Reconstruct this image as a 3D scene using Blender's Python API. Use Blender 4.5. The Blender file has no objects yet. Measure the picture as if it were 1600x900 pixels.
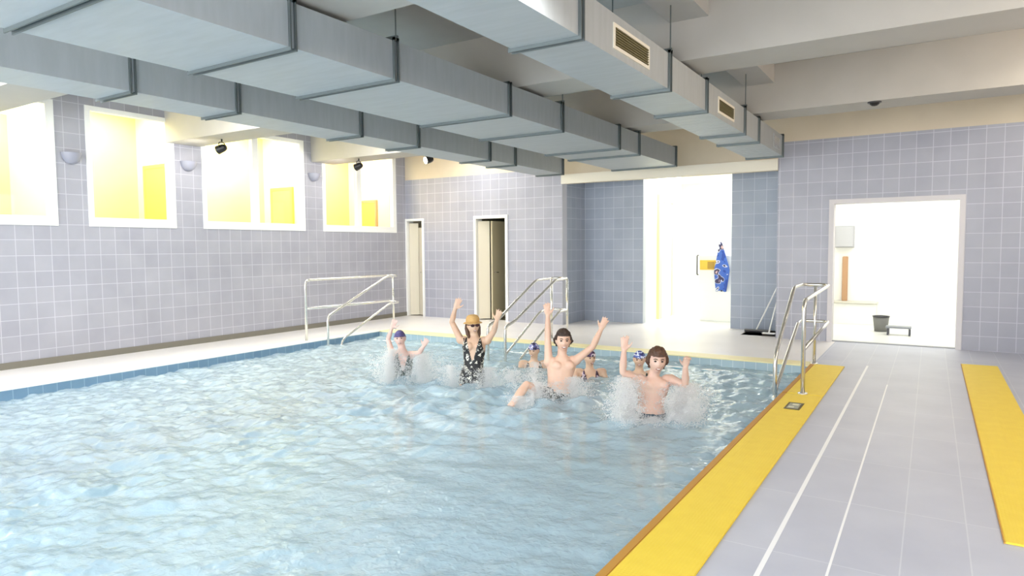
import bpy, bmesh, math, random
import numpy as np
from mathutils import Vector, Matrix, noise
random.seed(7)
C = bpy.context.scene.collection
V = Vector
PI = math.pi

# ------------------------------------------------------------------ helpers
def lin(c):
    return tuple(((v/255)/12.92 if v/255 <= .04045 else ((v/255+.055)/1.055)**2.4) for v in c) + (1.0,)

def mat(name, rgb=(200,200,200), rough=.5, metal=0.0, spec=None):
    m = bpy.data.materials.new(name); m.use_nodes = True
    b = m.node_tree.nodes['Principled BSDF']
    b.inputs['Base Color'].default_value = lin(rgb)
    b.inputs['Roughness'].default_value = rough
    b.inputs['Metallic'].default_value = metal
    if spec is not None: b.inputs['Specular IOR Level'].default_value = spec
    return m

def bsdf(m): return m.node_tree.nodes['Principled BSDF']

def tile_mat(name, c1, c2, grout, u='X', w=.213, h=.213, mortar=.005, rough=.35, v='Z', off=(0,0)):
    m = mat(name, c1, rough); nt = m.node_tree; b = bsdf(m)
    tc = nt.nodes.new('ShaderNodeTexCoord'); sp = nt.nodes.new('ShaderNodeSeparateXYZ'); cb = nt.nodes.new('ShaderNodeCombineXYZ')
    nt.links.new(tc.outputs['Object'], sp.inputs[0])
    au = nt.nodes.new('ShaderNodeMath'); au.operation = 'ADD'; au.inputs[1].default_value = off[0]
    av = nt.nodes.new('ShaderNodeMath'); av.operation = 'ADD'; av.inputs[1].default_value = off[1]
    nt.links.new(sp.outputs[u], au.inputs[0]); nt.links.new(sp.outputs[v], av.inputs[0])
    nt.links.new(au.outputs[0], cb.inputs[0]); nt.links.new(av.outputs[0], cb.inputs[1])
    br = nt.nodes.new('ShaderNodeTexBrick'); br.offset = 0; br.squash = 1
    nt.links.new(cb.outputs[0], br.inputs['Vector'])
    br.inputs['Color1'].default_value = lin(c1); br.inputs['Color2'].default_value = lin(c2); br.inputs['Mortar'].default_value = lin(grout)
    br.inputs['Scale'].default_value = 1; br.inputs['Mortar Size'].default_value = mortar; br.inputs['Mortar Smooth'].default_value = .2
    br.inputs['Brick Width'].default_value = w; br.inputs['Row Height'].default_value = h
    nz = nt.nodes.new('ShaderNodeTexNoise'); nz.inputs['Scale'].default_value = 2.2; nz.inputs['Detail'].default_value = 4
    nt.links.new(tc.outputs['Object'], nz.inputs['Vector'])
    mx = nt.nodes.new('ShaderNodeMix'); mx.data_type = 'RGBA'; mx.blend_type = 'SOFT_LIGHT'; mx.inputs['Factor'].default_value = .25
    nt.links.new(br.outputs['Color'], mx.inputs['A']); nt.links.new(nz.outputs['Fac'], mx.inputs['B'])
    nt.links.new(mx.outputs['Result'], b.inputs['Base Color'])
    bp = nt.nodes.new('ShaderNodeBump'); bp.inputs['Strength'].default_value = .35; bp.inputs['Distance'].default_value = .003; bp.invert = True
    nt.links.new(br.outputs['Fac'], bp.inputs['Height']); nt.links.new(bp.outputs[0], b.inputs['Normal'])
    return m

def noisy(m, c2, scale=6, fac=.5, bump=0.0, stretch=(1,1,1), dist=.01):
    nt = m.node_tree; b = bsdf(m)
    tc = nt.nodes.new('ShaderNodeTexCoord'); mp = nt.nodes.new('ShaderNodeMapping'); mp.inputs['Scale'].default_value = stretch
    nt.links.new(tc.outputs['Object'], mp.inputs[0])
    nz = nt.nodes.new('ShaderNodeTexNoise'); nz.inputs['Scale'].default_value = scale; nz.inputs['Detail'].default_value = 5
    nt.links.new(mp.outputs[0], nz.inputs['Vector'])
    mx = nt.nodes.new('ShaderNodeMix'); mx.data_type = 'RGBA'
    mx.inputs['A'].default_value = b.inputs['Base Color'].default_value[:]; mx.inputs['B'].default_value = lin(c2)
    mr = nt.nodes.new('ShaderNodeMapRange'); mr.inputs['From Min'].default_value = .35; mr.inputs['From Max'].default_value = .65; mr.inputs['To Max'].default_value = fac
    nt.links.new(nz.outputs['Fac'], mr.inputs[0]); nt.links.new(mr.outputs[0], mx.inputs['Factor'])
    nt.links.new(mx.outputs['Result'], b.inputs['Base Color'])
    if bump:
        bp = nt.nodes.new('ShaderNodeBump'); bp.inputs['Strength'].default_value = bump; bp.inputs['Distance'].default_value = dist
        nt.links.new(nz.outputs['Fac'], bp.inputs['Height']); nt.links.new(bp.outputs[0], b.inputs['Normal'])
    return m

def glow(name, rgb, strength):
    m = mat(name, rgb, .5); b = bsdf(m)
    b.inputs['Emission Color'].default_value = lin(rgb); b.inputs['Emission Strength'].default_value = strength
    return m

def obj(name, bm, m, parent=None, smooth=False, kind=None):
    me = bpy.data.meshes.new(name)
    if isinstance(bm, bmesh.types.BMesh):
        bmesh.ops.recalc_face_normals(bm, faces=bm.faces[:]); bm.to_mesh(me); bm.free()
    else:
        me = bm; me.name = name
    if m: me.materials.clear(); me.materials.append(m)
    if smooth:
        for p in me.polygons: p.use_smooth = True
    o = bpy.data.objects.new(name, me); C.objects.link(o)
    if parent:
        o.parent = parent; o.matrix_parent_inverse = Matrix.Translation(-parent.location)
    if kind: o['kind'] = kind
    return o

def tag(o, label, cat, group=None, kind=None):
    o['label'] = label; o['category'] = cat
    if group: o['group'] = group
    if kind: o['kind'] = kind
    return o

def thing(name, label, cat, loc=(0,0,0), group=None):
    o = bpy.data.objects.new(name, None); C.objects.link(o); o.location = loc; o.empty_display_size = .1
    return tag(o, label, cat, group)

def struct(name, bm, m, label=None, parent=None):
    o = obj(name, bm, m, parent)
    if not parent:
        o['kind'] = 'structure'
        if label: o['label'] = label
    return o

def box(bm, x0, x1, y0, y1, z0, z1, bev=0):
    r = bmesh.ops.create_cube(bm, size=1)
    for v in r['verts']:
        v.co = V(((x0+x1)/2+v.co.x*(x1-x0), (y0+y1)/2+v.co.y*(y1-y0), (z0+z1)/2+v.co.z*(z1-z0)))
    if bev:
        es = list({e for v in r['verts'] for e in v.link_edges})
        bmesh.ops.bevel(bm, geom=es, offset=bev, segments=2, affect='EDGES')
    return bm

def B(*a, **k): return box(bmesh.new(), *a, **k)
def boxes(*bs, bev=0):
    bm = bmesh.new()
    for b in bs: box(bm, *b, bev=bev)
    return bm

def frame_of(d):
    d = d.normalized(); up = V((0,0,1)) if abs(d.z) < .9 else V((1,0,0))
    a = d.cross(up).normalized(); return a, d.cross(a).normalized()

def tube(bm, pts, rad, n=12, caps=True, side=None, flat=1.0, round_ends=False):
    """closed tube through pts; rad number or list; flat squashes the axis normal to `side`"""
    pts = [V(p) for p in pts]
    if not isinstance(rad, (list, tuple)): rad = [rad]*len(pts)
    rad = list(rad)
    if round_ends:
        d0 = (pts[0]-pts[1]).normalized(); d1 = (pts[-1]-pts[-2]).normalized(); r0, r1 = rad[0], rad[-1]
        pts = [pts[0]+d0*r0*.95, pts[0]+d0*r0*.6] + pts + [pts[-1]+d1*r1*.6, pts[-1]+d1*r1*.95]
        rad = [r0*.3, r0*.8] + rad + [r1*.8, r1*.3]
    rings = []; prev = None
    for i, p in enumerate(pts):
        d = (pts[min(i+1, len(pts)-1)] - pts[max(i-1, 0)])
        if d.length < 1e-9: d = V((0,0,1))
        d.normalize()
        if side is not None:
            a = (V(side) - d*V(side).dot(d)).normalized(); b = d.cross(a)
        elif prev is None: a, b = frame_of(d)
        else:
            a = (prev - d*prev.dot(d)).normalized(); b = d.cross(a)
        prev = a
        rings.append([bm.verts.new(p + (a*math.cos(2*PI*k/n) + b*flat*math.sin(2*PI*k/n))*rad[i]) for k in range(n)])
    for r0, r1 in zip(rings, rings[1:]):
        for k in range(n): bm.faces.new((r0[k], r0[(k+1) % n], r1[(k+1) % n], r1[k]))
    if caps: bm.faces.new(rings[0][::-1]); bm.faces.new(rings[-1])
    return bm

def rounded(pts, r=.08, n=5):
    pts = [V(p) for p in pts]; out = [pts[0]]
    for a, b, c in zip(pts, pts[1:], pts[2:]):
        d0 = (a-b); d1 = (c-b); q = min(r, d0.length*.45, d1.length*.45)
        p0 = b+d0.normalized()*q; p1 = b+d1.normalized()*q
        for k in range(n+1):
            t = k/n; out.append(p0*(1-t)**2 + b*2*t*(1-t) + p1*t*t)
    out.append(pts[-1]); return out

def ellipsoid(bm, c, r, ax=None, seg=16, rings=10):
    ret = bmesh.ops.create_uvsphere(bm, u_segments=seg, v_segments=rings, radius=1)
    M = Matrix.Identity(3) if ax is None else Matrix(ax).transposed()
    for v in ret['verts']:
        v.co = V(c) + M @ V((v.co.x*r[0], v.co.y*r[1], v.co.z*r[2]))
    return ret['verts']

def lathe(bm, c, prof, n=24, a0=0, a1=2*PI, close=True):
    rows = []
    full = abs(a1-a0-2*PI) < 1e-6
    cnt = n if full else n+1
    for r, z in prof:
        rows.append([bm.verts.new((c[0]+r*math.cos(a0+(a1-a0)*k/n), c[1]+r*math.sin(a0+(a1-a0)*k/n), c[2]+z)) for k in range(cnt)])
    for q0, q1 in zip(rows, rows[1:]):
        for k in range(n):
            f = (q0[k], q0[(k+1) % cnt], q1[(k+1) % cnt], q1[k])
            bm.faces.new(f)
    return bm

# ------------------------------------------------------------------ materials
TC1, TC2, GR = (166,167,178), (160,161,173), (194,195,204)
M_tileY = tile_mat('blue_grey_wall_tile_side', (165,165,173), (159,159,168), (190,190,197), 'Y', off=(.05, .0))
M_tileX = tile_mat('blue_grey_wall_tile_back', TC1, TC2, GR, 'X', off=(.02, .0))
M_alcX = tile_mat('shaded_tile_back', (158,166,180), (151,160,175), (186,192,202), 'X')  # wall tile tinted darker and bluer, alcove shade put into the colour
M_alcY = tile_mat('shaded_tile_side', (158,166,180), (151,160,175), (186,192,202), 'Y')
M_plaster = noisy(mat('cream_plaster', (216,203,180), .8), (208,195,172), 3, .5)
M_ceil = noisy(mat('ceiling_paint', (180,179,176), .85), (172,171,168), 4, .5, .15, dist=.004)
M_beam = noisy(mat('beam_paint', (180,176,169), .85), (172,168,161), 3, .5)
M_fascia = mat('cream_lintel_paint', (232,226,210), .7)
M_deck = tile_mat('grey_deck_tile', (190,193,206), (186,189,203), (203,206,216), 'X', .29, .9, .004, .45, 'Y', off=(.09, .1))
M_deckb = noisy(mat('wet_back_deck', (236,232,230), .3), (226,222,220), 1.5, .5)
M_white = mat('white_paint', (240,240,236), .45)
M_greyframe = mat('pale_grey_frame', (212,208,210), .5)
M_steel = mat('brushed_steel', (222,220,214), .22, .85)
M_duct = noisy(mat('galvanised_duct', (176,181,183), .5, .15), (166,171,172), 3, .6, .04, (1,6,1))
M_flange = mat('dark_duct_flange', (104,112,112), .5, .5)
M_grille = mat('olive_grille', (112,104,70), .6)
M_yellow = noisy(mat('yellow_mat_rubber', (240,211,72), .6), (234,203,64), 9, .6)
def mat_bumps(m):
    nt = m.node_tree; b = bsdf(m); tc = nt.nodes.new('ShaderNodeTexCoord')
    vo = nt.nodes.new('ShaderNodeTexVoronoi'); vo.inputs['Scale'].default_value = 55; vo.inputs['Randomness'].default_value = 0.0
    nt.links.new(tc.outputs['Object'], vo.inputs['Vector'])
    bp = nt.nodes.new('ShaderNodeBump'); bp.inputs['Strength'].default_value = .6; bp.inputs['Distance'].default_value = .006; bp.invert = True
    nt.links.new(vo.outputs['Distance'], bp.inputs['Height']); nt.links.new(bp.outputs[0], b.inputs['Normal'])
mat_bumps(M_yellow)
M_edge = mat('tan_mat_edge', (190,140,60), .6)
M_paleyel = noisy(mat('pale_yellow_nosing', (240,230,180), .5), (234,220,166), 5, .5)
M_pool = tile_mat('pool_tile_floor', (136,182,200), (131,178,197), (172,205,217), 'X', .15, .15, .004, .4, 'Y')
M_poolw = tile_mat('pool_tile_side', (126,158,182), (120,152,178), (158,186,202), 'Y', .15, .15, .004, .4, 'Z')
M_step = mat('white_nosing_glint', (240,243,243), .5)  # white nosings also stand in for doorway light reflected on the ripples
M_line = mat('white_line_paint', (242,243,246), .5)
M_wy = noisy(mat('yellow_corridor_wall', (252,242,158), .7), (250,236,140), 1.2, .6)
M_wor = noisy(mat('orange_corridor_wall', (234,196,134), .7), (228,188,124), 1.2, .6)
M_wpale = mat('pale_yellow_partition', (252,247,196), .7)
M_yeldoor = mat('yellow_door_leaf', (246,228,96), .5)
M_trimwood = mat('brown_wood_edge', (190,150,112), .5)
M_beige = mat('beige_niche_panel', (214,206,186), .6)
M_dkpanel = noisy(mat('dark_olive_recess', (96,88,66), .6), (72,74,52), 2, .7)
M_black = mat('black_plastic', (26,24,24), .4)
M_dark = mat('dark_grey_metal', (70,70,74), .4, .4)
M_sconce = mat('blue_grey_bowl', (150,151,164), .5)
M_lamp = glow('lamp_lens', (255,246,226), 9)
M_panel = glow('ceiling_light_panel', (255,253,244), 5)
M_roomwhite = mat('bright_room_white', (244,244,238), .7)
M_roomfloor = mat('bright_room_floor', (226,226,220), .3)

def front_fresnel(nt, ior, scale=1.0, normal=None):
    fr = nt.nodes.new('ShaderNodeFresnel'); fr.inputs[0].default_value = ior
    if normal: nt.links.new(normal, fr.inputs['Normal'])
    ge = nt.nodes.new('ShaderNodeNewGeometry'); su = nt.nodes.new('ShaderNodeMath'); su.operation = 'SUBTRACT'; su.inputs[0].default_value = scale
    nt.links.new(ge.outputs['Backfacing'], su.inputs[1]); su.use_clamp = True
    mu = nt.nodes.new('ShaderNodeMath'); mu.operation = 'MULTIPLY'
    nt.links.new(fr.outputs[0], mu.inputs[0]); nt.links.new(su.outputs[0], mu.inputs[1]); return mu.outputs[0]

def glass_mat():
    m = bpy.data.materials.new('window_glass'); m.use_nodes = True; nt = m.node_tree; nt.nodes.clear()
    o = nt.nodes.new('ShaderNodeOutputMaterial'); t = nt.nodes.new('ShaderNodeBsdfTransparent'); g = nt.nodes.new('ShaderNodeBsdfGlossy')
    t.inputs[0].default_value = (.98, .99, .97, 1); g.inputs['Roughness'].default_value = .02
    mx = nt.nodes.new('ShaderNodeMixShader')
    nt.links.new(front_fresnel(nt, 1.45), mx.inputs[0]); nt.links.new(t.outputs[0], mx.inputs[1]); nt.links.new(g.outputs[0], mx.inputs[2]); nt.links.new(mx.outputs[0], o.inputs[0])
    return m
M_glass = glass_mat()

def water_mat():
    m = bpy.data.materials.new('pool_water'); m.use_nodes = True; nt = m.node_tree; nt.nodes.clear()
    N = nt.nodes.new; L = nt.links.new
    o = N('ShaderNodeOutputMaterial'); t = N('ShaderNodeBsdfTransparent'); g = N('ShaderNodeBsdfGlossy'); d = N('ShaderNodeBsdfDiffuse')
    t.inputs[0].default_value = (.74, .88, .92, 1); g.inputs['Roughness'].default_value = .04
    d.inputs[0].default_value = lin((206, 224, 233))
    tc = N('ShaderNodeTexCoord')
    n1 = N('ShaderNodeTexNoise'); n1.inputs['Scale'].default_value = 24; n1.inputs['Detail'].default_value = 4; n1.inputs['Distortion'].default_value = .6
    L(tc.outputs['Object'], n1.inputs['Vector'])
    bp = N('ShaderNodeBump'); bp.inputs['Strength'].default_value = .5; bp.inputs['Distance'].default_value = .02
    L(n1.outputs['Fac'], bp.inputs['Height'])
    for s in (g, d): L(bp.outputs[0], s.inputs['Normal'])
    fr = front_fresnel(nt, 1.36, 1.0, bp.outputs[0])
    m1 = N('ShaderNodeMixShader'); m1.inputs[0].default_value = .5
    L(t.outputs[0], m1.inputs[1]); L(d.outputs[0], m1.inputs[2])
    m2 = N('ShaderNodeMixShader'); L(fr, m2.inputs[0]); L(m1.outputs[0], m2.inputs[1]); L(g.outputs[0], m2.inputs[2])
    L(m2.outputs[0], o.inputs[0])
    return m
M_water = water_mat()

def spray_mat():
    m = bpy.data.materials.new('white_spray'); m.use_nodes = True; nt = m.node_tree; nt.nodes.clear()
    o = nt.nodes.new('ShaderNodeOutputMaterial'); t = nt.nodes.new('ShaderNodeBsdfTransparent'); d = nt.nodes.new('ShaderNodeBsdfDiffuse'); tr = nt.nodes.new('ShaderNodeBsdfTranslucent')
    d.inputs[0].default_value = (.97, .97, .97, 1); tr.inputs[0].default_value = (.97, .97, .97, 1)
    a = nt.nodes.new('ShaderNodeMixShader'); a.inputs[0].default_value = .5
    nt.links.new(d.outputs[0], a.inputs[1]); nt.links.new(tr.outputs[0], a.inputs[2])
    mx = nt.nodes.new('ShaderNodeMixShader'); mx.inputs[0].default_value = .5
    nt.links.new(t.outputs[0], mx.inputs[1]); nt.links.new(a.outputs[0], mx.inputs[2]); nt.links.new(mx.outputs[0], o.inputs[0])
    return m
M_spray = spray_mat()

def skin_mat(name, rgb, blush):
    m = noisy(mat(name, rgb, .5), blush, 7, .5)
    bsdf(m).inputs['Subsurface Weight'].default_value = .08
    return m

def pattern_mat(name, cols, scale, thr):
    """voronoi-blotched cloth: cols = base, blotch, small accents"""
    m = mat(name, cols[0], .6); nt = m.node_tree; b = bsdf(m)
    tc = nt.nodes.new('ShaderNodeTexCoord')
    nz = nt.nodes.new('ShaderNodeTexNoise'); nz.inputs['Scale'].default_value = scale; nz.inputs['Detail'].default_value = 1
    nt.links.new(tc.outputs['Object'], nz.inputs['Vector'])
    r = nt.nodes.new('ShaderNodeValToRGB'); r.color_ramp.interpolation = 'CONSTANT'
    e = r.color_ramp.elements; e[0].position = 0; e[0].color = lin(cols[0]); e[1].position = thr[0]; e[1].color = lin(cols[1])
    for c, p in zip(cols[2:], thr[1:]):
        k = e.new(p); k.color = lin(c)
    nt.links.new(nz.outputs['Fac'], r.inputs[0]); nt.links.new(r.outputs[0], b.inputs['Base Color'])
    return m

# ------------------------------------------------------------------ room shell
XL, YB, YA, XC0, XC1, XR = -10.25, 11.75, 12.75, -6.2, -2.18, 2.4
ZT, ZC = 3.1, 3.83
YF = -3.0
PX0, PX1, PY0, PY1, PZ, WZ = -8.72, -1.30, -2.6, 9.2, -1.12, -.10

# windows in the left wall: (y0, y1, mullion or None)
WIN = [(3.30, 4.52, None), (4.92, 6.23, None), (6.70, 8.83, 7.74), (9.28, 11.42, 10.28)]
WZ0, WZ1 = 1.90, 3.62
bm = bmesh.new()
box(bm, XL-.2, XL, YF, YB+.2, 0, WZ0); box(bm, XL-.2, XL, YF, YB+.2, WZ1, ZC)
prev = YF
for y0, y1, _ in WIN:
    box(bm, XL-.2, XL, prev, y0, WZ0, WZ1); prev = y1
box(bm, XL-.2, XL, prev, YB+.2, WZ0, WZ1)
struct('wall_left', bm, M_tileY, 'blue-grey tiled side wall with a row of yellow-lit windows')

D1 = (-10.20, -9.76, 2.17); D2 = (-8.27, -7.53, 2.17); D3 = (-1.33, .33, 2.20)
def wall_with_holes(x0, x1, y0, y1, z0, z1, holes):
    bm = bmesh.new(); p = x0
    for a, b, h in holes:
        a, b, h = a-.035, b+.035, h+.035
        box(bm, p, a, y0, y1, z0, z1); box(bm, a, b, y0, y1, h, z1); p = b
    box(bm, p, x1, y0, y1, z0, z1); return bm
struct('wall_back', wall_with_holes(XL, XC0, YB, YB+.2, 0, ZT, [D1, D2]), M_tileX, 'blue-grey tiled end wall with two narrow doorways')
struct('wall_end_right', wall_with_holes(XC1, XR, YB, YB+.2, 0, ZT+.14, [D3]), M_tileX, 'blue-grey tiled end wall around the wide bright doorway')
struct('wall_upper', boxes((XL, XC0, YB, YB+.2, ZT, ZC), (XC0, XC1, YB, YB+.2, 2.80, ZC), (XC1, XR, YB, YB+.2, ZT+.14, ZC)), M_plaster, 'cream plaster band above the tiled end wall')
struct('trim_lintel', B(XC0, XC1, YB-.05, YB, 2.79, 2.97), M_fascia, 'cream lintel across the alcove opening')
struct('wall_alcove_left', B(XC0-.02, XC0, YB+.2, YA+.02, 0, 2.95), M_alcY, 'tiled left cheek of the alcove, bluish shade in its colour')
struct('wall_alcove_right', B(XC1, XC1+.02, YB+.2, YA+.02, 0, 2.95), M_alcY, 'tiled right cheek of the alcove, bluish shade in its colour')
OX0, OX1 = -4.90, -3.17
struct('wall_alcove_back', boxes((XC0-.02, OX0, YA, YA+.15, 0, 2.95), (OX1, XC1+.02, YA, YA+.15, 0, 2.95)), M_alcX, 'tiled rear wall of the alcove, bluish shade in its colour')
struct('ceiling_alcove', B(XC0-.02, XC1+.02, YB+.2, YA+.15, 2.95, 3.1), M_ceil, 'alcove ceiling')
struct('wall_right', B(XR, XR+.2, YF, YB+.2, 0, ZC), M_tileY, 'tiled side wall out of frame')
struct('ceiling', B(XL-.2, XR+.2, YF, YB+.2, ZC, ZC+.15), M_ceil, 'off-white painted concrete ceiling')

# floor round the pool
struct('floor', B(PX1+.02, XR, YF, YB+.2, -.2, 0), M_deck, 'pale grey tiled pool deck')
struct('floor_back', boxes((XL, PX1+.02, PY1+.1, YB+.2, -.2, 0), (XC0-.02, XC1+.02, YB+.2, YA+.15, -.2, 0)), M_deckb, 'wet pale deck behind the pool')
struct('floor_left', B(XL, PX0-.1, YF, PY1+.1, -.2, 0), M_deckb, 'narrow white deck along the windowed wall')
struct('foot_strip_left', B(XL, XL+.015, YF, YB, 0, .09), mat('dark_foot_strip', (120,116,104), .5), 'dark strip at the foot of the left wall')  # darker strip along the wall foot
struct('trim_pool_edge', boxes((PX0, PX1, PY1-.02, PY1+.30, 0, .015)), M_paleyel, 'pale yellow nosing along the far pool edge')
struct('trim_left_edge', boxes((PX0-.14, PX0+.02, YF, PY1, 0, .015)), M_white, 'white nosing along the left pool edge')

# pool basin and its submerged steps
struct('pool_floor', B(PX0, PX1, PY0, PY1, PZ-.15, PZ), M_pool, 'light blue tiled pool bottom')
struct('pool_wall', boxes((PX0-.1, PX0, PY0, PY1, PZ, -.0), (PX1, PX1+.02, PY0, PY1, PZ, -.0)), M_poolw, 'blue tiled sides of the pool basin')
struct('pool_wall_far', boxes((PX0-.1, PX1+.02, PY1, PY1+.1, PZ, 0), (PX0-.1, PX1+.02, PY0-.1, PY0, PZ, 0)), tile_mat('pool_tile_end', (168,190,200), (164,187,198), (206,216,220), 'X', .15, .15, .004, .4, 'Z'), 'blue tiled ends of the pool basin')
st = thing('pool_steps', 'submerged pale steps along the far end of the pool', 'steps', (-5, PY1, PZ)); st['kind'] = 'structure'
NS = 4
for k in range(NS):
    y1 = PY1 - .3*k; zt = -.115 - .2*k
    obj('step', B(PX0+.01, PX1-.01, y1-.3, y1-.001, PZ+.001, zt), M_pool, st)
    obj('nosing', B(PX0+.02, PX1-.02, y1-.302, y1-.20, zt, zt+.008), M_step, st)

# ------------------------------------------------------------------ ceiling beams
for i, (y0, y1) in enumerate(((3.10, 3.66), (6.10, 6.66), (9.02, 9.58))):
    struct('ceiling_beam', B(XL, XR, y0, y1, 3.24, ZC), M_beam, ('plaster beam crossing the ceiling nearest the camera', 'plaster beam crossing the ceiling over the swimmers', 'plaster beam crossing the ceiling close to the end wall')[i])
for y0, y1, lb in ((3.66, 6.10, 'short ceiling rib between the two nearer beams'), (6.66, 9.02, 'short ceiling rib between the two farther beams')):
    struct('ceiling_rib', B(-2.10, -1.74, y0, y1, 3.60, ZC), M_ceil, lb)

# ------------------------------------------------------------------ air ducts
def duct(name, label, x0, x1, yend, flanges, vents, grp):
    z0, z1 = 2.90, 3.20
    t = thing(name, label, 'air duct', ((x0+x1)/2, yend, z0), grp)
    bm = bmesh.new(); ys = [YF+.1] + flanges + [yend]
    for a, b in zip(ys, ys[1:]):
        # each sheet-metal section has a shallow cross-broken bottom
        vs = {}
        box(bm, x0, x1, a+.002, b-.002, z0, z1)
        nb = max(2, int((b-a)/.16)) if a > 6.5 and x0 > -3 else 0
        for q in range(1, nb):
            yy = a + (b-a)*q/nb
            box(bm, x0+.02, x1-.02, yy-.008, yy+.008, z0-.003, z0)
    obj('duct_body', bm, M_duct, t)
    for y in flanges + [yend-.01]:
        bm = bmesh.new()
        for o in (-.028, .018):
            box(bm, x0-.022, x1+.022, y+o, y+o+.010, z0-.024, z0+.001)
            box(bm, x1-.001, x1+.022, y+o, y+o+.010, z0-.001, z1+.024)
            box(bm, x0-.022, x0+.001, y+o, y+o+.010, z0-.001, z1+.024)
            box(bm, x0-.022, x1+.022, y+o, y+o+.010, z1-.001, z1+.024)
        obj('flange', bm, M_flange, t)
    for y in flanges[::2]:
        bm = bmesh.new()
        for x in (x0-.012, x1+.012):
            tube(bm, [(x, y, z1), (x, y, ZC)], .006, 6)
        box(bm, x0-.03, x1+.03, y-.012, y+.012, z1+.022, z1+.04)
        obj('hanger', bm, M_flange, t)
    for (ya, yb, za, zb, mm) in vents:
        bm = boxes((x1, x1+.008, ya-.03, yb+.03, za-.025, za), (x1, x1+.008, ya-.03, yb+.03, zb, zb+.025), (x1, x1+.008, ya-.03, ya, za, zb), (x1, x1+.008, yb, yb+.03, za, zb))
        f = obj('vent_frame', bm, M_fascia if mm is M_grille else M_duct, t)
        bm = bmesh.new(); n = 7
        box(bm, x1+.0005, x1+.002, ya, yb, za, zb)
        for q in range(n):
            zz = za + (zb-za)*(q+.5)/n; box(bm, x1+.001, x1+.012, ya, yb, zz-.003, zz+.003)
        obj('vent_grille', bm, mm, t)
    return t
duct('air_duct', 'metal air duct nearest the doorway side with louvred vents in its flank', -2.46, -1.95, 10.80, [1.6, 3.95, 5.66, 6.77, 8.38, 9.15], [(4.5, 5.15, 2.98, 3.11, M_grille), (7.24, 7.85, 2.98, 3.10, M_grille), (10.15, 10.55, 2.97, 3.12, M_steel)], 'ceiling air ducts')
duct('air_duct', 'widest grey air duct, the middle one of the three under the ceiling', -4.80, -3.67, 11.02, [1.9, 3.09, 4.11, 5.81, 6.95, 8.62, 9.35], [], 'ceiling air ducts')
duct('air_duct', 'narrow grey air duct nearest the yellow-lit windows', -6.34, -5.80, 11.02, [2.0, 3.18, 4.20, 5.87, 6.92, 8.61, 9.35], [], 'ceiling air ducts')

# ------------------------------------------------------------------ windows (frames, panes) and the yellow corridor behind them
for i, (y0, y1, mu) in enumerate(WIN):
    w = thing('window_%d' % (i+1), ['white-framed window at the left edge, nearest the camera', 'white-framed yellow-lit window second from the left edge', 'white-framed double window between the two wall bowls', 'white-framed double window with an orange pane next to the far corner'][i], 'window', (XL, y0, WZ0)); w['kind'] = 'structure'
    x0, x1 = XL-.08, XL+.015; fw_ = .075
    obj('window_frame', boxes((x0, x1, y0, y1, WZ0, WZ0+.13), (x0, x1, y0, y1, WZ1-.07, WZ1), (x0, x1, y0, y0+fw_, WZ0+.13, WZ1-.07), (x0, x1, y1-fw_-.03, y1, WZ0+.13, WZ1-.07)), M_white, w)
    if mu: obj('mullion', B(x0, x1-.004, mu-.06, mu+.06, WZ0+.13, WZ1-.07), M_white, w)
    ys = [y0+fw_] + ([mu-.06, mu+.06] if mu else []) + [y1-fw_-.03]
    for a, b in zip(ys[::2], ys[1::2]):
        obj('window_pane', B(XL-.045, XL-.037, a, b, WZ0+.13, WZ1-.07), M_glass, w)
XBK = -11.92
struct('wall_corridor', boxes((XBK-.1, XBK, -1, 9.20, 0, 4.1)), M_wy, 'yellow wall of the corridor behind the windows')
struct('wall_corridor_end', boxes((XBK-.1, XBK, 9.25, 12.2, 0, 4.1)), M_wor, 'orange-yellow wall seen through the farthest window')
for k, (y, lb) in enumerate(((4.62, 'pale partition behind the first window'), (6.56, 'pale partition behind the second window'), (9.20, 'pale partition behind the third window'), (11.62, 'pale partition behind the farthest window'))):
    struct('wall_partition', B(XBK, XL-.2, y, y+.08, 0, 4.1), M_wpale, lb)
struct('ceiling_corridor', B(XBK-.1, XL-.2, -1, 12.2, 4.0, 4.1), M_white, 'white corridor ceiling')
struct('floor_corridor', B(XBK-.1, XL-.2, -1, 12.2, 0.8, .9), M_beige, 'corridor floor')
for y0, y1, xa, lb, key in ((5.0, 6.2, 0, 'bright ceiling panel behind the second window', 1), (7.2, 8.9, 0, 'bright ceiling panel behind the double window', 2), (3.2, 4.3, 0, 'bright ceiling panel behind the left edge window', 0), (9.8, 11.2, 0, 'bright ceiling panel behind the farthest window', 3)):
    t = thing('ceiling_light', lb, 'light', (-11.1, (y0+y1)/2, 3.95), 'corridor ceiling lights')
    obj('light_frame', boxes((-11.55, -11.5, y0, y1, 3.93, 4.0), (-10.7, -10.65, y0, y1, 3.93, 4.0), (-11.5, -10.7, y0, y0+.04, 3.93, 4.0), (-11.5, -10.7, y1-.04, y1, 3.93, 4.0)), M_white, t)
    obj('light_diffuser', B(-11.5, -10.7, y0+.04, y1-.04, 3.945, 3.96), M_panel, t)
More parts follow.
